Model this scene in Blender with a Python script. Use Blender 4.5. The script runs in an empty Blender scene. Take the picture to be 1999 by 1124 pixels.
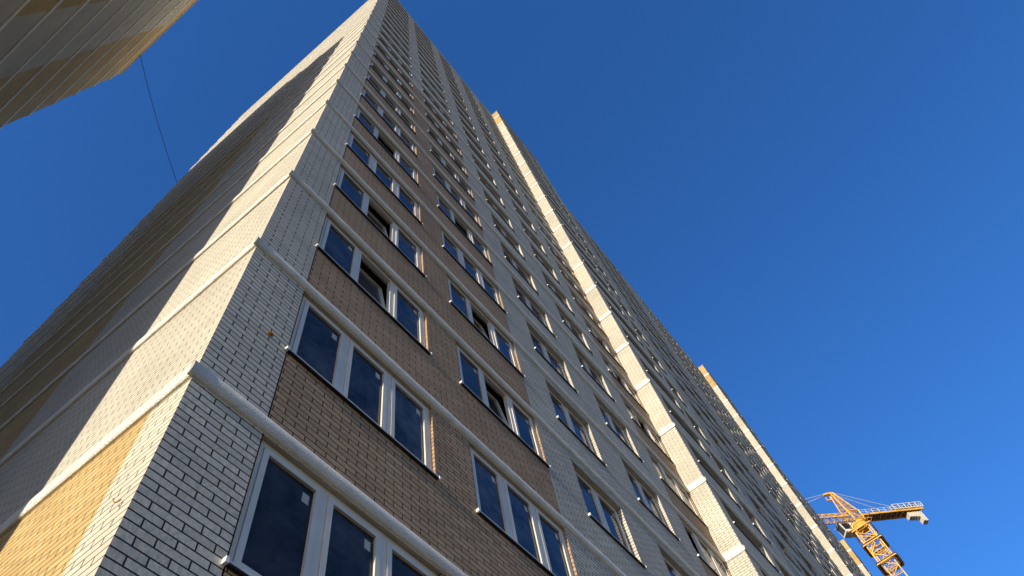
import bpy, bmesh, math, random
from mathutils import Vector, Matrix

random.seed(7)
SC = bpy.context.scene
COL = SC.collection

# ------------------------------------------------------------------ camera
ZG = 6.8                      # height of the first cornice above the ground
cam_d = bpy.data.cameras.new('camera')
cam = bpy.data.objects.new('camera', cam_d)
COL.objects.link(cam)
RIGHT = Vector((0.61701746, -0.77548268, -0.13385092))
DOWN = Vector((0.6721038, 0.6077677, -0.42295968))
FWD = Vector((0.40934818, 0.1710118, 0.89620814))
CAMP = Vector((-1.2595336, -3.38696567, -5.19132695 + ZG))
m = Matrix((RIGHT, -DOWN, -FWD)).transposed().to_4x4()
m.translation = CAMP
cam.matrix_world = m
FPX = 1410.83
cam_d.sensor_width = 36.0
cam_d.lens = 36.0 * FPX / 1999.0
cam_d.clip_start = 0.05
cam_d.clip_end = 5000
SC.camera = cam

# ------------------------------------------------------------------ light
SUN_EL, SUN_AZ = math.radians(12.0), math.radians(2.25)
w = bpy.data.worlds.new('World')
SC.world = w
w.use_nodes = True
nt = w.node_tree
bg = nt.nodes['Background']
sky = nt.nodes.new('ShaderNodeTexSky')
sky.sky_type = 'NISHITA'
sky.sun_disc = False
sky.sun_elevation = SUN_EL
sky.sun_rotation = math.atan2(-math.cos(SUN_AZ), -math.sin(SUN_AZ))
sky.altitude = 200
sky.air_density = 1.0
sky.dust_density = 0.3
sky.ozone_density = 4.0
hs = nt.nodes.new('ShaderNodeHueSaturation')
hs.inputs['Saturation'].default_value = 1.08
nt.links.new(sky.outputs[0], hs.inputs['Color'])
tn = nt.nodes.new('ShaderNodeVectorMath')
tn.operation = 'MULTIPLY'
tn.inputs[1].default_value = (.58, .86, 1.18)
nt.links.new(hs.outputs[0], tn.inputs[0])
# warm band below the visible sky, added as fill light; deep blue above
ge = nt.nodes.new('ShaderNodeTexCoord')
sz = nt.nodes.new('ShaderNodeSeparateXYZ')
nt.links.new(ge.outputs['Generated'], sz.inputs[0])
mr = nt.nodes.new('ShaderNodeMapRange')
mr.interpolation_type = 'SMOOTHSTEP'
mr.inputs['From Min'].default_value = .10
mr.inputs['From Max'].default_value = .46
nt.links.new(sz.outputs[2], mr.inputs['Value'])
warm_fill = nt.nodes.new('ShaderNodeVectorMath')
warm_fill.operation = 'MULTIPLY'
warm_fill.inputs[1].default_value = (1.02, .68, .38)
nt.links.new(sky.outputs[0], warm_fill.inputs[0])
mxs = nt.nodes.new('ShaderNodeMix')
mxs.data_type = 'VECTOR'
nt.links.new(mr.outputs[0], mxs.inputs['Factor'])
nt.links.new(warm_fill.outputs[0], mxs.inputs[4])
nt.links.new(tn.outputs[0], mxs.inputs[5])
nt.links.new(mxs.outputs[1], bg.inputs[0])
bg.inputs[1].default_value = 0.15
sun_d = bpy.data.lights.new('sun', 'SUN')
sun_d.energy = 3.5
sun_d.angle = math.radians(0.5)
sun_d.color = (1.0, 0.90, 0.72)
sun = bpy.data.objects.new('sun', sun_d)
COL.objects.link(sun)
sdir = Vector((math.cos(SUN_EL) * math.cos(SUN_AZ), math.cos(SUN_EL) * math.sin(SUN_AZ), -math.sin(SUN_EL)))
sun.rotation_euler = sdir.to_track_quat('-Z', 'Y').to_euler()
sun.location = (-60, -10, 60)
vs = SC.view_settings
vs.view_transform = 'Standard'
vs.look = 'None'
vs.exposure = 0.65
vs.gamma = 1.0
vs.use_curve_mapping = False


# ------------------------------------------------------------------ materials
def new_mat(name):
    mt = bpy.data.materials.new(name)
    mt.use_nodes = True
    return mt, mt.node_tree, mt.node_tree.nodes['Principled BSDF']


def mat_brick(name, c1, c2, mortar, weather=0.25, joint=0.006, grain=.006):
    mt, t, b = new_mat(name)
    N, L = t.nodes, t.links
    tc = N.new('ShaderNodeTexCoord')
    sp = N.new('ShaderNodeSeparateXYZ')
    L.new(tc.outputs['Object'], sp.inputs[0])
    ad = N.new('ShaderNodeMath'); ad.operation = 'ADD'
    L.new(sp.outputs[0], ad.inputs[0]); L.new(sp.outputs[1], ad.inputs[1])
    cb = N.new('ShaderNodeCombineXYZ')
    L.new(ad.outputs[0], cb.inputs[0]); L.new(sp.outputs[2], cb.inputs[1])
    # slightly crooked courses
    nz = N.new('ShaderNodeTexNoise'); nz.inputs['Scale'].default_value = 1.7; nz.inputs['Detail'].default_value = 3
    L.new(tc.outputs['Object'], nz.inputs['Vector'])
    vm = N.new('ShaderNodeVectorMath'); vm.operation = 'MULTIPLY_ADD'
    L.new(nz.outputs['Color'], vm.inputs[0]); vm.inputs[1].default_value = (.012, .007, 0)
    L.new(cb.outputs[0], vm.inputs[2])
    br = N.new('ShaderNodeTexBrick')
    br.offset = 0.5
    br.inputs['Scale'].default_value = 1.0
    br.inputs['Brick Width'].default_value = 0.26
    br.inputs['Row Height'].default_value = 0.077
    br.inputs['Mortar Size'].default_value = joint
    br.inputs['Mortar Smooth'].default_value = 0.08
    br.inputs['Bias'].default_value = 0.0
    br.inputs['Color1'].default_value = (*c1, 1)
    br.inputs['Color2'].default_value = (*c2, 1)
    br.inputs['Mortar'].default_value = (*mortar, 1)
    L.new(vm.outputs[0], br.inputs['Vector'])
    # weathering: broad blotches and fine grain
    n2 = N.new('ShaderNodeTexNoise'); n2.inputs['Scale'].default_value = 0.55; n2.inputs['Detail'].default_value = 6
    n2.inputs['Roughness'].default_value = 0.65
    L.new(tc.outputs['Object'], n2.inputs['Vector'])
    r2 = N.new('ShaderNodeMapRange'); r2.inputs['From Min'].default_value = .3; r2.inputs['From Max'].default_value = .7
    r2.inputs['To Min'].default_value = 1 - weather; r2.inputs['To Max'].default_value = 1.0
    L.new(n2.outputs['Fac'], r2.inputs['Value'])
    n3 = N.new('ShaderNodeTexNoise'); n3.inputs['Scale'].default_value = 22; n3.inputs['Detail'].default_value = 5
    L.new(tc.outputs['Object'], n3.inputs['Vector'])
    r3 = N.new('ShaderNodeMapRange'); r3.inputs['From Min'].default_value = .3; r3.inputs['From Max'].default_value = .7
    r3.inputs['To Min'].default_value = .86; r3.inputs['To Max'].default_value = 1.04
    L.new(n3.outputs['Fac'], r3.inputs['Value'])
    n4 = N.new('ShaderNodeTexNoise'); n4.inputs['Scale'].default_value = 2.6; n4.inputs['Detail'].default_value = 8
    n4.inputs['Roughness'].default_value = .75
    L.new(tc.outputs['Object'], n4.inputs['Vector'])
    r4 = N.new('ShaderNodeMapRange'); r4.inputs['From Min'].default_value = .60; r4.inputs['From Max'].default_value = .74
    r4.inputs['To Min'].default_value = 0; r4.inputs['To Max'].default_value = .28
    L.new(n4.outputs['Fac'], r4.inputs['Value'])
    mu = N.new('ShaderNodeMath'); mu.operation = 'MULTIPLY'
    L.new(r2.outputs[0], mu.inputs[0]); L.new(r3.outputs[0], mu.inputs[1])
    mx = N.new('ShaderNodeVectorMath'); mx.operation = 'SCALE'
    L.new(br.outputs['Color'], mx.inputs[0]); L.new(mu.outputs[0], mx.inputs['Scale'])
    bl = N.new('ShaderNodeMix'); bl.data_type = 'RGBA'
    bl.inputs[7].default_value = (.42, .39, .34, 1)
    L.new(r4.outputs[0], bl.inputs['Factor']); L.new(mx.outputs[0], bl.inputs[6])
    L.new(bl.outputs[2], b.inputs['Base Color'])
    b.inputs['Roughness'].default_value = 0.85
    b.inputs['Specular IOR Level'].default_value = 0.2
    # joints are raked back: relief
    inv = N.new('ShaderNodeMath'); inv.operation = 'MULTIPLY_ADD'
    L.new(br.outputs['Fac'], inv.inputs[0]); inv.inputs[1].default_value = -1.0
    L.new(n3.outputs['Fac'], inv.inputs[2])
    bp = N.new('ShaderNodeBump'); bp.inputs['Strength'].default_value = min(1.0, .35 * grain / .006); bp.inputs['Distance'].default_value = grain
    L.new(inv.outputs[0], bp.inputs['Height'])
    L.new(bp.outputs[0], b.inputs['Normal'])
    return mt


def mat_rough(name, col, rough=.8, scale=8, var=.15, bump=0.0, bscale=60, bdist=.004, spec=.3, metal=0.0):
    mt, t, b = new_mat(name)
    N, L = t.nodes, t.links
    tc = N.new('ShaderNodeTexCoord')
    nz = N.new('ShaderNodeTexNoise'); nz.inputs['Scale'].default_value = scale; nz.inputs['Detail'].default_value = 6
    L.new(tc.outputs['Object'], nz.inputs['Vector'])
    r = N.new('ShaderNodeMapRange'); r.inputs['From Min'].default_value = .3; r.inputs['From Max'].default_value = .7
    r.inputs['To Min'].default_value = 1 - var; r.inputs['To Max'].default_value = 1 + var * .3
    L.new(nz.outputs['Fac'], r.inputs['Value'])
    mx = N.new('ShaderNodeVectorMath'); mx.operation = 'SCALE'
    mx.inputs[0].default_value = col
    L.new(r.outputs[0], mx.inputs['Scale'])
    L.new(mx.outputs[0], b.inputs['Base Color'])
    b.inputs['Roughness'].default_value = rough
    b.inputs['Specular IOR Level'].default_value = spec
    b.inputs['Metallic'].default_value = metal
    if bump:
        n2 = N.new('ShaderNodeTexNoise'); n2.inputs['Scale'].default_value = bscale; n2.inputs['Detail'].default_value = 4
        L.new(tc.outputs['Object'], n2.inputs['Vector'])
        bp = N.new('ShaderNodeBump'); bp.inputs['Strength'].default_value = bump; bp.inputs['Distance'].default_value = bdist
        L.new(n2.outputs['Fac'], bp.inputs['Height'])
        L.new(bp.outputs[0], b.inputs['Normal'])
    return mt


def mat_glass(name, col, rough=.03):
    mt, t, b = new_mat(name)
    N, L = t.nodes, t.links
    tc = N.new('ShaderNodeTexCoord')
    oi = N.new('ShaderNodeObjectInfo')
    of = N.new('ShaderNodeVectorMath'); of.operation = 'MULTIPLY_ADD'
    L.new(oi.outputs['Random'], of.inputs[0]); of.inputs[1].default_value = (37, 11, 23)
    L.new(tc.outputs['Object'], of.inputs[2])
    nz = N.new('ShaderNodeTexNoise'); nz.inputs['Scale'].default_value = 3.0; nz.inputs['Detail'].default_value = 9
    nz.inputs['Roughness'].default_value = .7
    L.new(of.outputs[0], nz.inputs['Vector'])
    r = N.new('ShaderNodeMapRange'); r.inputs['From Min'].default_value = .38; r.inputs['From Max'].default_value = .72
    r.inputs['To Min'].default_value = .35; r.inputs['To Max'].default_value = 2.4
    L.new(nz.outputs['Fac'], r.inputs['Value'])
    rv = N.new('ShaderNodeMapRange'); rv.inputs['To Min'].default_value = .5; rv.inputs['To Max'].default_value = 1.9
    L.new(oi.outputs['Random'], rv.inputs['Value'])
    mm_ = N.new('ShaderNodeMath'); mm_.operation = 'MULTIPLY'
    L.new(r.outputs[0], mm_.inputs[0]); L.new(rv.outputs[0], mm_.inputs[1])
    mx = N.new('ShaderNodeVectorMath'); mx.operation = 'SCALE'
    mx.inputs[0].default_value = col
    L.new(mm_.outputs[0], mx.inputs['Scale'])
    L.new(mx.outputs[0], b.inputs['Base Color'])
    ro = N.new('ShaderNodeMapRange'); ro.inputs['From Min'].default_value = .4; ro.inputs['From Max'].default_value = .7
    ro.inputs['To Min'].default_value = rough; ro.inputs['To Max'].default_value = rough + .14
    L.new(nz.outputs['Fac'], ro.inputs['Value'])
    L.new(ro.outputs[0], b.inputs['Roughness'])
    b.inputs['IOR'].default_value = 1.5
    b.inputs['Specular IOR Level'].default_value = 0.17
    n2 = N.new('ShaderNodeTexNoise'); n2.inputs['Scale'].default_value = 1.6; n2.inputs['Detail'].default_value = 2
    L.new(of.outputs[0], n2.inputs['Vector'])
    bp = N.new('ShaderNodeBump'); bp.inputs['Strength'].default_value = .3; bp.inputs['Distance'].default_value = .03
    L.new(n2.outputs['Fac'], bp.inputs['Height'])
    L.new(bp.outputs[0], b.inputs['Normal'])
    return mt



M_WHITE = mat_brick('ivory_brick', (.76, .70, .565), (.68, .625, .505), (.10, .085, .065))
M_FRONT = mat_brick('street_ivory_brick', (.79, .72, .585), (.63, .575, .475), (.035, .032, .028), .18, .0066, .007)  # dark mortar colour carries the shade inside the raked joints
M_OCHRE = mat_brick('ochre_brick', (.72, .51, .225), (.62, .42, .175), (.095, .075, .05))
M_OCHRE_SHADE = mat_brick('ochre_brick_shade', (.62, .415, .245), (.48, .315, .185), (.045, .034, .026), .22, .0064, .007)  # the ochre brick again, its colour browned to stand in for shade
M_REND = mat_rough('cornice_render', (.90, .86, .77), .9, 5, .14, 1.0, 80, .02, .15)
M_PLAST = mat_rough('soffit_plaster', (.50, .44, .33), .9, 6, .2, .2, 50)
M_PVC = mat_rough('window_plastic', (.78, .72, .60), .38, 3, .1, spec=.5)
M_SILL = mat_rough('sill_metal', (.70, .70, .70), .45, 3, .12, spec=.5)
M_CAP = mat_rough('sill_end_cap', (.85, .84, .80), .6, 3, .05)
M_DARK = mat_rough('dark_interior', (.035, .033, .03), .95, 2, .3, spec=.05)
M_GLASS = mat_glass('window_glass', (.030, .031, .034))
M_STICK = mat_rough('glass_sticker', (.55, .53, .48), .7, 20, .1)
M_ROOF = mat_rough('roof_membrane', (.16, .16, .16), .9, 2, .3)
M_COPING = mat_rough('coping_metal', (.72, .71, .67), .5, 3, .15)
M_GROUND = mat_rough('ground_soil', (.16, .13, .095), .95, .35, .4, .4, 6, .03, .1)
M_YEL = mat_rough('crane_yellow_paint', (.82, .45, .055), .5, .9, .35, spec=.45)
M_CRW = mat_rough('crane_white_paint', (.72, .70, .64), .5, 2, .2)
M_CONC = mat_rough('counterweight_concrete', (.62, .58, .48), .9, 2, .2)
M_DECK = mat_rough('deck_grating', (.13, .085, .07), .85, 5, .4)
M_BLACK = mat_rough('black_cable_sill_shade', (.02, .02, .022), .5, 5, .3)  # cable black; under the sills it stands in for shade
M_GALV = mat_rough('galvanised_steel', (.55, .55, .54), .5, 4, .2, spec=.5)
M_FOAM = mat_rough('orange_foam', (.62, .24, .05), .9, 40, .4, .6, 90, .006)


# ------------------------------------------------------------------ mesh helpers
class MB:
    def __init__(s):
        s.v, s.f, s.m = [], [], []

    def quad(s, a, b, c, d, mi=0):
        i = len(s.v)
        s.v += [tuple(a), tuple(b), tuple(c), tuple(d)]
        s.f.append((i, i + 1, i + 2, i + 3)); s.m.append(mi)

    def poly(s, pts, mi=0):
        i = len(s.v)
        s.v += [tuple(p) for p in pts]
        s.f.append(tuple(range(i, i + len(pts)))); s.m.append(mi)

    def hexa(s, p, mi=0):                       # 8 corners: bottom ring then top ring
        i = len(s.v)
        s.v += [tuple(q) for q in p]
        for f in ((0, 3, 2, 1), (4, 5, 6, 7), (0, 1, 5, 4), (1, 2, 6, 5), (2, 3, 7, 6), (3, 0, 4, 7)):
            s.f.append(tuple(i + k for k in f)); s.m.append(mi)

    def box(s, x0, x1, y0, y1, z0, z1, mi=0):
        s.hexa([(x0, y0, z0), (x1, y0, z0), (x1, y1, z0), (x0, y1, z0),
                (x0, y0, z1), (x1, y0, z1), (x1, y1, z1), (x0, y1, z1)], mi)

    def bar(s, a, b, t, mi=0, t2=None):         # square bar between two points
        a, b = Vector(a), Vector(b)
        d = (b - a)
        if d.length < 1e-6:
            return
        d.normalize()
        up = Vector((0, 0, 1)) if abs(d.z) < .95 else Vector((1, 0, 0))
        u = d.cross(up).normalized(); v = u.cross(d).normalized()
        t2 = t2 or t
        u *= t / 2; v *= t2 / 2
        s.hexa([a - u - v, a + u - v, a + u + v, a - u + v, b - u - v, b + u - v, b + u + v, b - u + v], mi)

    def sweep(s, prof, p0, p1, up=(0, 0, 1), out=(0, -1, 0), mi=0, cap=True, seg=1, jit=0):
        # prof: list of (out, up) from wall bottom to wall top
        p0, p1, up, out = Vector(p0), Vector(p1), Vector(up), Vector(out)
        rings = []
        for k in range(seg + 1):
            q = p0.lerp(p1, k / seg)
            j = 1 + (random.uniform(-jit, jit) if jit else 0)
            jz = random.uniform(-jit, jit) * .05 if jit else 0
            rings.append([q + out * (o * j) + up * (u + jz) for o, u in prof])
        i0 = len(s.v)
        n = len(prof)
        for r in rings:
            s.v += [tuple(q) for q in r]
        for k in range(seg):
            for a in range(n - 1):
                i = i0 + k * n + a
                s.f.append((i, i + 1, i + n + 1, i + n)); s.m.append(mi)
        if cap:
            s.f.append(tuple(range(i0, i0 + n))); s.m.append(mi)
            s.f.append(tuple(range(i0 + seg * n, i0 + seg * n + n))); s.m.append(mi)

    def build(s, name, mats, parent=None, loc=(0, 0, 0), rot=None, smooth=False):
        me = bpy.data.meshes.new(name)
        me.from_pydata(s.v, [], s.f)
        for mt in (mats if isinstance(mats, (list, tuple)) else [mats]):
            me.materials.append(mt)
        for p, mi in zip(me.polygons, s.m):
            p.material_index = mi
            p.use_smooth = smooth
        me.update()
        o = bpy.data.objects.new(name, me)
        COL.objects.link(o)
        o.parent = parent
        o.location = loc
        if rot:
            o.rotation_euler = rot
        return o


def thing(name, label, cat, loc=(0, 0, 0)):
    o = bpy.data.objects.new(name, None)
    o.empty_display_size = 1
    COL.objects.link(o)
    o.location = loc
    o['label'] = label
    o['category'] = cat
    return o


def px(p):                                     # photograph pixel of a world point (only used to rank windows by size)
    q = Vector(p) - CAMP
    z = q.dot(FWD)
    return 1000.9 + FPX * q.dot(RIGHT) / z, 560.6 + FPX * q.dot(DOWN) / z


# ------------------------------------------------------------------ ground
g = MB()
g.quad((-3000, -3000, 0), (3000, -3000, 0), (3000, 3000, 0), (-3000, 3000, 0))
go = g.build('ground', M_GROUND)
go['kind'] = 'structure'

# ------------------------------------------------------------------ apartment building
H = 2.8
KMIN, KMAX = -1, 23                            # storeys; storey k ends at cornice k
Z = lambda z: z + ZG
ROOF = Z(65.0)
DEPTH = 18.0
BAY0, BAY1, BAYY = 15.3, 21.8, -0.63
BAYTOP = Z(66.4)
SEC, SECW = 39.95, 37.1
KOCH = 10                                      # ochre brick up to this cornice on the street front

bld = thing('apartment_building',
            'tall ivory and ochre brick apartment tower with white framed windows and sunlit gable', 'building')

# opening: x0, x1, sill above lower cornice, head below upper cornice, recess, panes
OPEN_A = (0.757, 3.02, 1.37, .02, .045, 3)
OPEN_B = (3.775, 5.985, 1.40, .02, .045, 3)
OPEN_C = (7.07, 8.74, 1.08, .22, .105, 2)
OPEN_D = (10.075, 11.72, 1.08, .20, .105, 2)
OPEN_E = (12.81, 15.2, 1.34, .02, .045, 3)
BAY_1 = (15.95, 18.76, 1.52, .12, .18, 3)
BAY_2 = (19.46, 20.74, 1.30, .12, .18, 2)


def strip(mb, x0, x1, z0, z1, y, holes, flip=None):
    """front wall strip with openings; flip(x) maps section x to world x"""
    X = flip or (lambda x: x)
    xs = sorted({x0, x1} | {v for h in holes for v in h[:2]})
    zs = sorted({z0, z1} | {v for h in holes for v in h[2:4]})
    for a, b in zip(xs[:-1], xs[1:]):
        for c, d in zip(zs[:-1], zs[1:]):
            mxx, mzz = (a + b) / 2, (c + d) / 2
            if any(h[0] < mxx < h[1] and h[2] < mzz < h[3] for h in holes):
                continue
            mb.quad((X(a), y, c), (X(b), y, c), (X(b), y, d), (X(a), y, d), 0)
    for a, b, c, d, e in holes:
        yy = y + e + .12
        for xx in (a, b):
            mb.quad((X(xx), y, c), (X(xx), yy, c), (X(xx), yy, d), (X(xx), y, d), 0)
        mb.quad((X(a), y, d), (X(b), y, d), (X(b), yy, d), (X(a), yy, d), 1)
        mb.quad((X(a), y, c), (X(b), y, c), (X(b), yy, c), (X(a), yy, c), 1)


FARD = .19                                     # deeper openings beyond the first bay


def hole(op, k, far=False):
    return (op[0], op[1], Z(H * (k - 1)) + op[2], Z(H * k) - op[3], FARD if far else op[4])


white, ochre, ochre2 = MB(), MB(), MB()
for s in range(3):
    for mirror in (False, True):
        ox = s * SEC
        fl = (lambda x, o=ox: o + x) if not mirror else (lambda x, o=ox: o + SECW - x)
        for k in range(KMIN, KMAX + 1):
            z0, z1 = Z(H * (k - 1)), Z(H * k)
            if k == KMIN:
                z0 = 0.0
            if k == KMAX:
                z1 = ROOF
            far = s > 0 or mirror
            coloured = (s == 0 and not mirror and k <= KOCH)
            strip(white, 0, .743, z0, z1, 0, [], fl)
            strip(ochre if coloured else white, .757, 5.99, z0, z1, 0, [hole(OPEN_A, k, far), hole(OPEN_B, k, far)], fl)
            strip(white, 5.99, 12.80, z0, z1, 0, [hole(OPEN_C, k, far), hole(OPEN_D, k, far)], fl)
            strip(ochre2 if coloured else white, 12.80, BAY0, z0, z1, 0, [hole(OPEN_E, k, far)], fl)
    # bay
    ox = s * SEC
    bayw, bayo = MB(), MB()
    for k in range(KMIN, KMAX + 2):
        z0, z1 = Z(H * (k - 1)), Z(H * k)
        if k == KMIN:
            z0 = 0.0
        if k == KMAX + 1:
            z1 = BAYTOP
        tgt = bayo if k >= KMAX else bayw
        hs_ = [] if k == KMAX + 1 else [hole(BAY_1, k), hole(BAY_2, k)]
        strip(tgt, BAY0, BAY1, z0, z1, BAYY, hs_, lambda x, o=ox: o + x)
        for xx in (BAY0, BAY1):
            tgt.quad((ox + xx, BAYY, z0), (ox + xx, 0 if z1 <= ROOF + .01 else 3.0, z0),
                     (ox + xx, 0 if z1 <= ROOF + .01 else 3.0, z1), (ox + xx, BAYY, z1), 0)
    bayw.quad((ox + BAY0, 3, Z(62)), (ox + BAY1, 3, Z(62)), (ox + BAY1, 3, BAYTOP), (ox + BAY0, 3, BAYTOP), 0)
    bayw.build('bay_wall', [M_WHITE, M_PLAST], bld)['label'] = 'ivory brick projecting bay lit by the sun'
    bayo.build('bay_top_wall', [M_OCHRE, M_PLAST], bld)['label'] = 'ochre brick top of a projecting bay'
    if s < 2:
        white.quad((ox + SECW, 0, 0), (ox + SEC, 0, 0), (ox + SEC, 0, ROOF), (ox + SECW, 0, ROOF))
XEND = 2 * SEC + SECW
white.quad((0, DEPTH, 0), (XEND, DEPTH, 0), (XEND, DEPTH, ROOF), (0, DEPTH, ROOF))
white.quad((XEND, 0, 0), (XEND, DEPTH, 0), (XEND, DEPTH, ROOF), (XEND, 0, ROOF))
white.build('front_wall', [M_FRONT, M_PLAST], bld)['label'] = 'ivory brick wall of the street front'
ochre.build('shaded_ochre_wall', [M_OCHRE_SHADE, M_PLAST], bld)['label'] = 'shade-browned ochre brick wall round the lower windows'
ochre2.build('shaded_ochre_wall', [M_OCHRE_SHADE, M_PLAST], bld)['label'] = 'shade-browned ochre brick wall beside the projecting bay'

# gable end (x = 0)
gw, gy = MB(), MB()
ys = [0, .467, 4.85, 11.8, DEPTH]
zs = [0, Z(0), Z(H), Z(9 * H), ROOF]
for a, b in zip(ys[:-1], ys[1:]):
    for c, d in zip(zs[:-1], zs[1:]):
        is_o = (a >= .4 and d <= Z(0) + .01) or (abs(a - 4.85) < .1 and c >= Z(H) - .01 and d <= Z(9 * H) + .01)
        (gy if is_o else gw).quad((0, b, c), (0, a, c), (0, a, d), (0, b, d))
gw.build('gable_wall', M_WHITE, bld)['label'] = 'ivory brick gable wall without windows'
gy.build('ochre_gable_panel', M_OCHRE, bld)['label'] = 'ochre brick panels of the gable wall'

# dark rooms behind the openings, roof
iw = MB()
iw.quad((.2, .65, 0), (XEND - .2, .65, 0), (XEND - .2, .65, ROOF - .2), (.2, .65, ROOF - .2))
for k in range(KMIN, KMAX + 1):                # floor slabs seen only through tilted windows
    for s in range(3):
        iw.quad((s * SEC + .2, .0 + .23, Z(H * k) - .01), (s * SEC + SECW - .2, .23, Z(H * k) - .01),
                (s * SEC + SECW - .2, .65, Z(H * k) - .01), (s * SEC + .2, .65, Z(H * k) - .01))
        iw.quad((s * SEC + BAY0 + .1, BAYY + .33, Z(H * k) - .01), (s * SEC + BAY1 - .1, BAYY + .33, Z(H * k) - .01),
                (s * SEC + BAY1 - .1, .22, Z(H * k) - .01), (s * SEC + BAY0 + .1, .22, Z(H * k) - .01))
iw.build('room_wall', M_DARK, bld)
rf = MB()
rf.quad((0, 0, ROOF - .25), (XEND, 0, ROOF - .25), (XEND, DEPTH, ROOF - .25), (0, DEPTH, ROOF - .25))
for s in range(3):
    rf.quad((s * SEC + BAY0, BAYY, BAYTOP - .1), (s * SEC + BAY1, BAYY, BAYTOP - .1),
            (s * SEC + BAY1, 3, BAYTOP - .1), (s * SEC + BAY0, 3, BAYTOP - .1))
rf.build('roof', M_ROOF, bld)
cp = MB()
cp.box(-.05, XEND + .05, -.05, .3, ROOF, ROOF + .04)
cp.box(-.05, .3, .3, DEPTH + .05, ROOF, ROOF + .04)
for s in range(3):
    cp.box(s * SEC + BAY0 - .05, s * SEC + BAY1 + .05, BAYY - .05, BAYY + .25, BAYTOP, BAYTOP + .04)
    cp.box(s * SEC + BAY0 - .05, s * SEC + BAY0 + .2, BAYY + .25, 3, BAYTOP, BAYTOP + .04)
cp.build('parapet_coping', M_COPING, bld)

# cornices: a thick rounded rendered roll along the front, a flatter one round the gable
R_ = .096
TUBE = [(0, -.006)] + [(.003 + .050 * math.sin(math.pi * t / 12), R_ - R_ * math.cos(math.pi * t / 12)) for t in range(0, 13)] + [(0, 2 * R_ + .006)]
FLAT = [(0, 0), (.024, .004), (.036, .02), (.038, .10), (.036, .205), (.024, .222), (0, .226)]
PLATE = [(0, -.01), (.028, -.004), (.034, .01), (.034, .235), (.028, .25), (0, .256)]
farc = MB()
for k in range(-1, KMAX + 1):
    z = Z(H * k)
    for s in range(3):
        o = s * SEC
        c = MB() if s == 0 else farc
        c.sweep(TUBE, (o + (-.05 if s == 0 else SECW - SEC), 0, z), (o + BAY0 - .037, 0, z), seg=60 if s == 0 else 6, jit=.03)
        if s == 0:
            c.build('cornice', M_REND, bld, smooth=True)
            c = MB()
        c.sweep(TUBE, (o + BAY0 - .03, BAYY, z), (o + BAY1 + .03, BAYY, z), seg=16, jit=.02)
        if s == 0:
            c.build('cornice', M_REND, bld, smooth=True)
        farc.sweep(TUBE, (o + BAY1 + .037, 0, z), (o + SECW, 0, z), seg=12, jit=.02)
        e = MB()
        e.sweep(PLATE, (o + BAY0, BAYY, z), (o + BAY0, 0, z), out=(-1, 0, 0))
        e.build('bay_band', M_REND, bld)
    e = MB()
    e.sweep(FLAT, (0, 0.0, z), (0, DEPTH + .05, z), out=(-1, 0, 0), seg=24, jit=.02)
    e.build('floor_band', M_REND, bld, smooth=False)
fo_ = farc.build('distant_cornice', M_REND, bld, smooth=True)
fo_['kind'] = 'stuff'


# ---- windows
def ring(mb, x0, x1, z0, z1, t, y0, y1, mi=0):
    mb.box(x0, x1, y0, y1, z0, z0 + t, mi)
    mb.box(x0, x1, y0, y1, z1 - t, z1, mi)
    mb.box(x0, x0 + t, y0, y1, z0 + t, z1 - t, mi)
    mb.box(x1 - t, x1, y0, y1, z0 + t, z1 - t, mi)


FT, MW, ST = .062, .085, .058                  # frame, mullion, sash widths


def cells(wd, n):
    inner = (wd - 2 * FT - (n - 1) * MW) / n
    return [(FT + i * (inner + MW), FT + i * (inner + MW) + inner) for i in range(n)]


def frame_mb(mb, wd, ht, n, d, tilt=None, ox=0, oy=0, oz=0):
    b = FT
    ring(mb, ox, ox + wd, oz, oz + ht, FT, oy + d, oy + d + .07)
    cs = cells(wd, n)
    for (a0, a1), (b0, b1) in zip(cs[:-1], cs[1:]):
        mb.box(ox + a1, ox + b0, oy + d, oy + d + .07, oz + FT, oz + ht - FT)
    for i, (a, c) in enumerate(cs):
        if i == tilt:
            continue
        ring(mb, ox + a + .004, ox + c - .004, oz + b + .004, oz + ht - b - .004, ST, oy + d - .012, oy + d + .05)


def pane_mb(mb, a, c, ht, d, mi=0, ms=1, ox=0, oy=0, oz=0, stick=True):
    x0, x1, z0, z1 = a + ST, c - ST, FT + ST, ht - FT - ST
    y = d + .018
    mb.quad((ox + x0, oy + y, oz + z0), (ox + x1, oy + y, oz + z0), (ox + x1, oy + y, oz + z1), (ox + x0, oy + y, oz + z1), mi)
    if stick:
        sx, sz = x1 - .12, z1 - .20
        mb.quad((ox + sx, oy + y - .003, oz + sz), (ox + sx + .075, oy + y - .003, oz + sz),
                (ox + sx + .075, oy + y - .003, oz + sz + .11), (ox + sx, oy + y - .003, oz + sz + .11), ms)


def sill_mb(mb, wd, d, mi=0, mc=1, ox=0, oy=0, oz=0):
    z1 = oz - .001
    p = .038
    mb.box(ox - .03, ox + wd + .03, oy - p, oy - .003, z1 - .006, z1 + .004, mi)          # folded sheet
    mb.box(ox - .03, ox + wd + .03, oy - p - .002, oy - p + .004, z1 - .016, z1 - .006, mi)
    mb.box(ox - .028, ox + wd + .028, oy - p + .005, oy - .004, z1 - .030, z1 - .007, 2 if mi == 0 else 5)   # black underside: shade below the sill put into the colour
    mb.box(ox + .002, ox + wd - .002, oy - .003, oy + d - .002, oz + .003, oz + .009, mi)
    for xx in (ox - .042, ox + wd + .014):
        mb.box(xx, xx + .028, oy - p - .008, oy - .002, z1 - .034, z1 + .016, mc)


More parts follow.
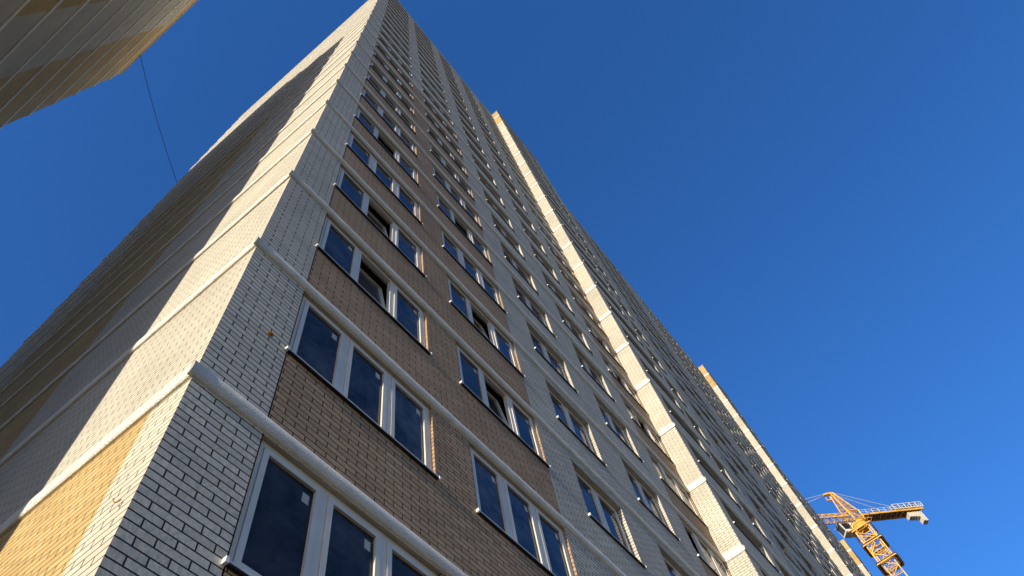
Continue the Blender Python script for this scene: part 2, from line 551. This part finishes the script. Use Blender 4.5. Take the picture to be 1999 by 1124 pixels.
def casement_mb(wd_cell, ht):
    mb = MB()
    h_ = ht - 2 * FT - .008
    ring(mb, .004, wd_cell - .004, 0, h_, ST, -.03, .03, 0)
    mb.quad((ST, 0, ST), (wd_cell - ST, 0, ST), (wd_cell - ST, 0, h_ - ST), (ST, 0, h_ - ST), 1)
    return mb


KINDS = []                                     # (opening, section x map, wall y, mirrored)
for s in range(3):
    o = s * SEC
    for op in (OPEN_A, OPEN_B, OPEN_C, OPEN_D, OPEN_E):
        KINDS.append((op, o + op[0], 0.0))
        KINDS.append((op, o + SECW - op[1], 0.0))
    for op in (BAY_1, BAY_2):
        KINDS.append((op, o + op[0], BAYY))
TILT = {('A', 2): 1, ('A', 3): 1, ('A', 5): 1, ('B', 2): 1, ('B', 3): 1, ('B', 5): 1, ('E', 5): 1, ('E', 6): 1,
        ('E', 7): 1, ('E', 8): 1, ('E', 3): 0}
NAMES = {id(OPEN_A): 'A', id(OPEN_B): 'B', id(OPEN_C): 'C', id(OPEN_D): 'D', id(OPEN_E): 'E', id(BAY_1): 'F', id(BAY_2): 'G'}
rank = []
for op, x, y in KINDS:
    for k in range(KMIN, KMAX + 1):
        zb, zt = Z(H * (k - 1)) + op[2], Z(H * k) - op[3]
        P = [px((xx, y, zz)) for xx, zz in ((x, zb), (x + op[1] - op[0], zb), (x + op[1] - op[0], zt), (x, zt))]
        ar = abs(sum(P[i][0] * P[(i + 1) % 4][1] - P[(i + 1) % 4][0] * P[i][1] for i in range(4))) / 2
        cx, cy = sum(p[0] for p in P) / 4, sum(p[1] for p in P) / 4
        vis = any(0 < p[0] < 1999 and 0 < p[1] < 1124 for p in P)
        rank.append(((ar if vis else -1), op, x, y, k, zb, zt))
rank.sort(key=lambda r: -r[0])

proto = {}


def window_meshes(op, tilt):
    key = (id(op), tilt)
    if key in proto:
        return proto[key]
    wd, ht, n, d = op[1] - op[0], H - op[2] - op[3], op[5], op[4]
    f = MB(); frame_mb(f, wd, ht, n, d, tilt)
    res = {'frame': f, 'panes': [], 'case': None}
    for i, (a, c) in enumerate(cells(wd, n)):
        if i == tilt:
            res['case'] = (casement_mb(c - a, ht), a, d)
        else:
            p = MB(); pane_mb(p, a, c, ht, d)
            res['panes'].append(p)
    sm = MB(); sill_mb(sm, wd, d)
    res['sill'] = sm
    out = {}
    fo = f.build('window', M_PVC, bld)
    kids = [p.build('pane', [M_GLASS, M_STICK], fo) for p in res['panes']]
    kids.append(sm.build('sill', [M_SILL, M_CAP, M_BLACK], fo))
    if res['case']:
        mb, a, d = res['case']
        co = mb.build('casement', [M_PVC, M_GLASS], fo, loc=(a, d + .05, FT + .004), rot=(-math.radians(7.5), 0, 0))
        kids.append(co)
    proto[key] = [fo, kids, False]
    return proto[key]


rest = MB()
NPART = 100
for i, (ar, op, x, y, k, zb, zt) in enumerate(rank):
    nm = NAMES[id(op)]
    near = x < BAY0
    tilt = TILT.get((nm, k)) if near else None
    if i < NPART and x < BAY1:
        pr = window_meshes(op, tilt)
        fo, kids, used = pr
        if used:
            f2 = fo.copy(); COL.objects.link(f2); f2.parent = bld
            for kd in kids:
                c2 = kd.copy(); COL.objects.link(c2); c2.parent = f2
            fo = f2
        pr[2] = True
        fo.location = (x, y, zb)
        if tilt is not None:
            fo['label'] = 'window with its middle casement tilted open'
    else:
        wd, ht, n, d = op[1] - op[0], zt - zb, op[5], (FARD if x > BAY1 and y == 0.0 else op[4])
        frame_mb(rest, wd, ht, n, d, None, x, y, zb)
        for a, c in cells(wd, n):
            pane_mb(rest, a, c, ht, d, 1, 2, x, y, zb, stick=False)
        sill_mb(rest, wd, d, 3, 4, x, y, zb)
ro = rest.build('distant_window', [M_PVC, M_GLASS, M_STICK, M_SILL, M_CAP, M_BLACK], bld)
ro['kind'] = 'stuff'

# small leftovers on the walls
fm = bmesh.new()
bmesh.ops.create_icosphere(fm, subdivisions=3, radius=.022)
for v in fm.verts:
    v.co *= 1 + random.uniform(-.18, .18)
    v.co.x *= 1.5
    v.co.z *= .6
me = bpy.data.meshes.new('foam_blob'); fm.to_mesh(me); fm.free(); me.materials.append(M_FOAM)
fo = bpy.data.objects.new('foam_blob', me); COL.objects.link(fo); fo.parent = bld; fo.location = (.512, -.012, Z(1.39))
hk = MB()
prev = None
for t in range(9):
    a = math.radians(200 + t * 22)
    p = (-.02 - .004 * t, .13 + .022 * math.cos(a), Z(-1.334) + .03 * math.sin(a))
    if prev:
        hk.bar(prev, p, .007)
    prev = p
hk.build('wall_hook', M_FOAM, bld)

# ------------------------------------------------------------------ neighbouring building
NX, NY1, NROOF = -7.39, 16.87, Z(48.8)
NZ0, NH = Z(32.35), 2.9
nb = thing('neighbouring_building',
           'shaded ivory brick block with ochre patches and pale floor bands at the upper left corner', 'building')
nb_w, nb_o = MB(), MB()
profile = [(1.75, Z(38.9)), (4.7, Z(41.6)), (9.0, NROOF - .3)]    # unseen near end, sloped to shape its shadow on the gable
BK = -22.0
top = lambda y: NROOF if y >= 9.0 else (profile[0][1] + (y - 1.75) / (4.7 - 1.75) * (profile[1][1] - profile[0][1]) if y < 4.7
                                       else profile[1][1] + (y - 4.7) / 4.3 * (NROOF - profile[1][1]))
ys = [1.75, 4.7, 7.55, 9.0, 11.65, NY1]
zcuts = [0.0, NZ0 - 4 * NH, NZ0, NZ0 + 5 * NH, 99]
for a, b in zip(ys[:-1], ys[1:]):
    for c, d in zip(zcuts[:-1], zcuts[1:]):
        ta, tb = min(d, top(a)), min(d, top(b))
        if ta <= c and tb <= c:
            continue
        oc = (a >= 11.6) or (c >= NZ0 + 5 * NH - .1) or (b <= 7.6 and abs(c - (NZ0 - 4 * NH)) < .1)
        (nb_o if oc else nb_w).poly([(NX, a, c), (NX, b, c), (NX, b, max(tb, c)), (NX, a, max(ta, c))])
nb_w.quad((NX, 1.75, 0), (BK, 1.75, 0), (BK, 1.75, top(1.75)), (NX, 1.75, top(1.75)))
nb_w.quad((NX, NY1, 0), (-9.6, NY1, 0), (-9.6, NY1, NROOF), (NX, NY1, NROOF))
nb_w.quad((-9.6, NY1, 0), (-9.6, NY1 + 5, 0), (-9.6, NY1 + 5, NROOF), (-9.6, NY1, NROOF))  # unseen rear wing, added to shade the far end of the gable
nb_w.quad((-9.6, NY1 + 5, 0), (BK, NY1 + 5, 0), (BK, NY1 + 5, NROOF), (-9.6, NY1 + 5, NROOF))
nb_w.poly([(BK, y, 0) for y in (1.75, NY1 + 5)] + [(BK, NY1 + 5, NROOF), (BK, 9, NROOF), (BK, 4.7, top(4.7)), (BK, 1.75, top(1.75))])
nb_w.build('wall', M_WHITE, nb)
nb_o.build('ochre_panel', M_OCHRE, nb)
nr = MB()
for a, b in ((1.75, 4.7), (4.7, 9.0), (9.0, NY1)):
    nr.quad((NX, a, top(a)), (NX, b, top(b)), (BK, b, top(b)), (BK, a, top(a)))
nr.quad((-9.6, NY1, NROOF), (-9.6, NY1 + 5, NROOF), (BK, NY1 + 5, NROOF), (BK, NY1, NROOF))
nr.build('roof', M_ROOF, nb)
nc = MB()
nc.box(NX - .25, NX + .06, 9.0, NY1 + .06, NROOF + .003, NROOF + .05)
nc.box(NX - 2.2, NX - .25, NY1 - .2, NY1 + .06, NROOF + .003, NROOF + .05)
nc.build('parapet_coping', M_COPING, nb)
NBAND = [(0, 0), (.03, .004), (.045, .02), (.045, .23), (.03, .246), (0, .25)]
for k in range(-13, 6):
    z = NZ0 + k * NH - .1
    if z < .5:
        continue
    e = MB()
    y0 = 1.75 if z + .3 < top(1.75) else (4.7 if z + .3 < top(4.7) else 9.0)
    e.sweep(NBAND, (NX, y0, z), (NX, NY1 + .07, z), out=(1, 0, 0), seg=16, jit=.015)
    e.sweep(NBAND, (NX + .03, NY1, z), (NX - 2.1, NY1, z), out=(0, 1, 0))
    e.build('floor_band', M_REND, nb)

# ------------------------------------------------------------------ cable between the roofs
cb = MB()
pa, pb = Vector((NX, 14.97, NROOF + .05)), Vector((-.02, 18.06, Z(44.3)))
N_ = 24
pts = [pa.lerp(pb, i / N_) - Vector((0, 0, .35 * math.sin(math.pi * i / N_))) for i in range(N_ + 1)]
for a, b in zip(pts[:-1], pts[1:]):
    cb.bar(a, b, .028)
co = cb.build('overhead_cable', M_BLACK)
co['label'] = 'thin black cable hanging between the two roofs against the sky'
co['category'] = 'cable'

# ------------------------------------------------------------------ tower crane
CX, CY = 135.0, -3.75
cr = thing('tower_crane', 'yellow lattice tower crane with white cab standing beyond the apartment tower', 'crane', (CX, CY, 0))
U = Vector((-.648, .768, 0)).normalized()       # main jib direction
V = Vector((U.y, -U.x, 0))
ZS = Z(96.6)                                   # slewing level


def lattice_mast(mb, hw, z0, z1, step, t, tb):
    cs = [(-hw, -hw), (hw, -hw), (hw, hw), (-hw, hw)]
    for a, b in cs:
        mb.bar((a, b, z0), (a, b, z1), t)
    n = max(1, round((z1 - z0) / step))
    dz = (z1 - z0) / n
    for i in range(n):
        za, zb = z0 + i * dz, z0 + (i + 1) * dz
        for q in range(4):
            a, b = cs[q], cs[(q + 1) % 4]
            mb.bar((*a, za), (*b, za), tb)
            if i % 2:
                mb.bar((*a, za), (*b, zb), tb)
            else:
                mb.bar((*b, za), (*a, zb), tb)
    for q in range(4):
        mb.bar((*cs[q], z1), (*cs[(q + 1) % 4], z1), tb)


mm = MB()
lattice_mast(mm, 1.12, 0, ZS - 1.2, 1.75, .20, .11)
# ladder inside the mast
for q in (-.25, .25):
    mm.bar((q, .6, 1), (q, .6, ZS - 2), .05)
for i in range(240):
    mm.bar((-.25, .6, 1 + i * .42), (.25, .6, 1 + i * .42), .035)
mm.build('mast', M_YEL, cr)
cg = MB()
zc0, zc1 = Z(86.2), Z(94.6)
lattice_mast(cg, 1.5, zc0, zc1, 2.8, .24, .14)
for z in (Z(86.2), Z(90.9), Z(94.8)):
    for q in range(4):
        cs = [(-2.0, -2.0), (2.0, -2.0), (2.0, 2.0), (-2.0, 2.0)]
        cg.bar((*cs[q], z), (*cs[(q + 1) % 4], z), .22)
cgo = cg.build('climbing_frame', M_YEL, cr)
dk = MB()
for z in (Z(86.4), Z(91.1)):
    for a in range(4):
        ca, sa = math.cos(a * math.pi / 2), math.sin(a * math.pi / 2)
        for j in range(10):                    # boards of the walkway
            o = -2.1 + j * .42
            p = [(1.6, o), (2.25, o), (2.25, o + .38), (1.6, o + .38)]
            q = [(x * ca - y * sa, x * sa + y * ca) for x, y in p]
            dk.hexa([(*v, z) for v in q] + [(*v, z + .06) for v in q])
for a in (1, 3):                               # mesh guards hung beside the frame
    ca, sa = math.cos(a * math.pi / 2), math.sin(a * math.pi / 2)
    for j in range(14):
        z = Z(86.6) + j * .58
        p = [(2.16, -.95), (2.22, -.95), (2.22, .95), (2.16, .95)]
        q = [(x * ca - y * sa, x * sa + y * ca) for x, y in p]
        dk.hexa([(*v, z) for v in q] + [(*v, z + .46) for v in q])
dk.build('walkway', M_DECK, cr)
sl = MB()
for z, r0, r1, hgt in ((ZS - 1.2, 1.45, 1.6, .5), (ZS - .7, 1.6, 1.6, .55), (ZS - .15, 1.45, 1.3, .7)):
    n = 24
    for i in range(n):
        a, b = 2 * math.pi * i / n, 2 * math.pi * (i + 1) / n
        sl.quad((r0 * math.cos(a), r0 * math.sin(a), z), (r0 * math.cos(b), r0 * math.sin(b), z),
                (r1 * math.cos(b), r1 * math.sin(b), z + hgt), (r1 * math.cos(a), r1 * math.sin(a), z + hgt))
    sl.poly([(r0 * math.cos(2 * math.pi * i / n), r0 * math.sin(2 * math.pi * i / n), z) for i in range(n)])
sl.build('slewing_ring', M_YEL, cr)
ho = MB()
for u in (-1.2, 1.2):
    for v in (-1.2, 1.2):
        ho.bar(U * u + V * v + Vector((0, 0, ZS + .4)), U * u + V * v + Vector((0, 0, ZS + 3.2)), .22)
for u, v, u2, v2 in ((-1.2, -1.2, 1.2, -1.2), (-1.2, 1.2, 1.2, 1.2), (-1.2, -1.2, -1.2, 1.2), (1.2, -1.2, 1.2, 1.2)):
    ho.bar(U * u + V * v + Vector((0, 0, ZS + .4)), U * u2 + V * v2 + Vector((0, 0, ZS + 3.2)), .16)
    ho.bar(U * u + V * v + Vector((0, 0, ZS + 3.2)), U * u2 + V * v2 + Vector((0, 0, ZS + 3.2)), .18)
# railed landing round the slewing level
for z in (ZS - .1, ZS + 1.0):
    for q in range(4):
        cs = [U * a + V * b for a, b in ((-2.1, -2.1), (2.1, -2.1), (2.1, 2.1), (-2.1, 2.1))]
        ho.bar(cs[q] + Vector((0, 0, z)), cs[(q + 1) % 4] + Vector((0, 0, z)), .09)
        ho.bar(cs[q] + Vector((0, 0, ZS - .1)), cs[q] + Vector((0, 0, ZS + 1.0)), .08)
ho.build('slewing_tower', M_YEL, cr)
zj = ZS + 2.0
J = lambda u, v, z: U * u + V * v + Vector((0, 0, zj + z + (.035 * -u if u < 0 else 0)))
jb = MB()
JL = 48
for v in (-.85, .85):
    jb.bar(J(1.2, v, 0), J(JL, v, 0), .2)
jb.bar(J(1.2, 0, 1.7), J(JL, 0, 1.7), .2)
n = 32
for i in range(n):
    a, b = 1.2 + (JL - 1.2) * i / n, 1.2 + (JL - 1.2) * (i + 1) / n
    mdl = (a + b) / 2
    jb.bar(J(a, -.85, 0), J(a, .85, 0), .09)
    jb.bar(J(a, -.85, 0), J(b, .85, 0), .08)
    for v in (-.85, .85):
        jb.bar(J(a, v, 0), J(mdl, 0, 1.7), .09)
        jb.bar(J(mdl, 0, 1.7), J(b, v, 0), .09)
jb.build('jib', M_YEL, cr)
cj = MB()
CL = 15.5
for v in (-.95, .95):
    cj.bar(J(-1.2, v, -.1), J(-CL, v, -.1), .22, 0, .42)
for i in range(12):
    a, b = -1.2 - (CL - 1.2) * i / 12, -1.2 - (CL - 1.2) * (i + 1) / 12
    cj.bar(J(a, -.95, -.1), J(a, .95, -.1), .14)
    cj.bar(J(a, -.95, -.1), J(b, .95, -.1), .1)
cjo = cj.build('counter_jib', M_YEL, cr)
fl = MB()
for i in range(34):
    a = -1.4 - i * .41
    p = [J(a, -.9, .06), J(a - .36, -.9, .06), J(a - .36, .9, .06), J(a, .9, .06)]
    fl.hexa([tuple(q) for q in p] + [tuple(q + Vector((0, 0, .05))) for q in p])
fl.build('floor_plate', M_DECK, cjo)
rl = MB()
for v in (-1.0, 1.0):
    for z in (.6, 1.15):
        rl.bar(J(-1.4, v, z), J(-CL, v, z), .07)
    for i in range(11):
        a = -1.4 - (CL - 1.4) * i / 10
        rl.bar(J(a, v, .1), J(a, v, 1.15), .07)
for z in (.6, 1.15):
    rl.bar(J(-CL, -1, z), J(-CL, 1, z), .07)
rl.build('railing', M_CRW, cjo)
mc = MB()
for v in (-1.25, 1.25):
    for z in (.2, 1.5):
        mc.bar(J(-9.2, v, z), J(-CL - .2, v, z), .11)
    for i in range(6):
        a = -9.2 - (CL - 9.0) * i / 5
        mc.bar(J(a, v, .2), J(a, v, 1.5), .1)
for a in (-9.2, -CL - .2):
    mc.bar(J(a, -1.25, 1.5), J(a, 1.25, 1.5), .11)
    mc.bar(J(a, -1.25, .2), J(a, 1.25, .2), .11)
mc.build('machinery_frame', M_CRW, cjo)
mh = MB()
p = [J(-10.2, -.75, .15), J(-14.6, -.75, .15), J(-14.6, .75, .15), J(-10.2, .75, .15)]
mh.hexa([tuple(q) for q in p] + [tuple(q + Vector((0, 0, 1.1))) for q in p])
mh.build('winch', M_DECK, cr)
for i, (u, dn, hv) in enumerate(((-11.6, 1.2, .6), (-12.15, 1.25, .6), (-12.7, 1.3, .6), (-13.25, 1.4, .6), (-13.8, 2.6, .6), (-14.35, 2.7, .6))):
    cw = MB()
    p = [J(u, -hv, -.4 - dn), J(u - .42, -hv, -.4 - dn), J(u - .42, hv, -.4 - dn), J(u, hv, -.4 - dn)]
    cw.hexa([tuple(q) for q in p] + [tuple(q + Vector((0, 0, dn))) for q in p])
    cw.build('counterweight', M_CONC, cr)
# tower head and tie lines
TIP = Vector((0, .65, Z(106.7)))
th = MB()
base = [J(1.2, -1.1, 1.0), J(1.2, 1.1, 1.0), J(-1.2, 1.1, 1.0), J(-1.2, -1.1, 1.0)]
tops = [TIP + U * a + V * b for a, b in ((.3, -.25), (.3, .25), (-.25, .25), (-.25, -.25))]
for a, b in zip(base, tops):
    th.bar(a, b, .2)
n = 6
for i in range(n):
    for q in range(4):
        a0, a1 = base[q].lerp(tops[q], i / n), base[(q + 1) % 4].lerp(tops[(q + 1) % 4], i / n)
        b1 = base[(q + 1) % 4].lerp(tops[(q + 1) % 4], (i + 1) / n)
        th.bar(a0, a1, .09)
        th.bar(a0, b1, .08)
th.bar(TIP + U * -.5, TIP + U * 1.9 + Vector((0, 0, -.3)), .5, 0, .35)
th.bar(TIP + U * -.2 + Vector((0, 0, .2)), TIP + U * 1.2 + Vector((0, 0, .1)), .28)
for a in (.5, 1.5):
    th.bar(TIP + U * a + V * .4 + Vector((0, 0, -.3)), TIP + U * a + V * .4 + Vector((0, 0, -1.6)), .1)
th.bar(TIP + U * .4 + V * .4 + Vector((0, 0, -1.5)), TIP + U * 1.6 + V * .4 + Vector((0, 0, -1.5)), .25)
th.build('tower_head', M_YEL, cr)
for v in (-.35, .35):
    tl = MB(); tl.bar(TIP + V * v * .5 + U * -.4, J(-9.3, v * 2.4, 1.2), .075); tl.build('tie_bar', M_GALV, cr)
    tl = MB(); tl.bar(TIP + V * v * .5 + U * 1.7 + Vector((0, 0, -.2)), J(30 if v < 0 else 17, 0, 1.8), .075); tl.build('tie_bar', M_GALV, cr)
# cab
cabc = Vector((-.2, 2.45, ZS + .5))
ax = (cabc.copy()); ax.z = 0
cu = U; cv = V
Cb = lambda a, b, z: cabc + cu * (a * 1.2) + cv * (b * 1.2) + Vector((0, 0, z * 1.12))
ca = MB()
lo = [(-1.2, -.8), (1.0, -.8), (1.0, .8), (-1.2, .8)]
hi = [(-1.2, -.8), (1.35, -.8), (1.35, .8), (-1.2, .8)]
ca.hexa([tuple(Cb(*p, -1.1)) for p in lo] + [tuple(Cb(*p, 1.1)) for p in hi])
ca.hexa([tuple(Cb(a, b, 1.1)) for a, b in ((-1.35, -.95), (1.5, -.95), (1.5, .95), (-1.35, .95))] +
        [tuple(Cb(a, b, 1.25)) for a, b in ((-1.35, -.95), (1.5, -.95), (1.5, .95), (-1.35, .95))])
cao = ca.build('cab', M_CRW, cr)
for pts in ([(1.06, -.65, -.8), (1.06, .65, -.8), (1.36, .65, .9), (1.36, -.65, .9)],
            [(-.3, -.83, -.6), (.95, -.83, -.6), (1.15, -.83, .85), (-.3, -.83, .85)],
            [(-.3, .83, -.6), (.95, .83, -.6), (1.15, .83, .85), (-.3, .83, .85)]):
    wn = MB()
    wn.poly([Cb(*p) for p in pts])
    wn.build('cab_window', M_GLASS, cao)
br = MB()
for z in (-1.15,):
    br.bar(Cb(-1.0, -.6, z), Vector((0, 1.2, ZS - .6)), .18)
    br.bar(Cb(.8, -.6, z), Vector((-.9, .9, ZS - .6)), .18)
    br.bar(Cb(-.9, .5, z), Vector((.9, 1.2, ZS - .6)), .18)
br.build('cab_bracket', M_YEL, cr)
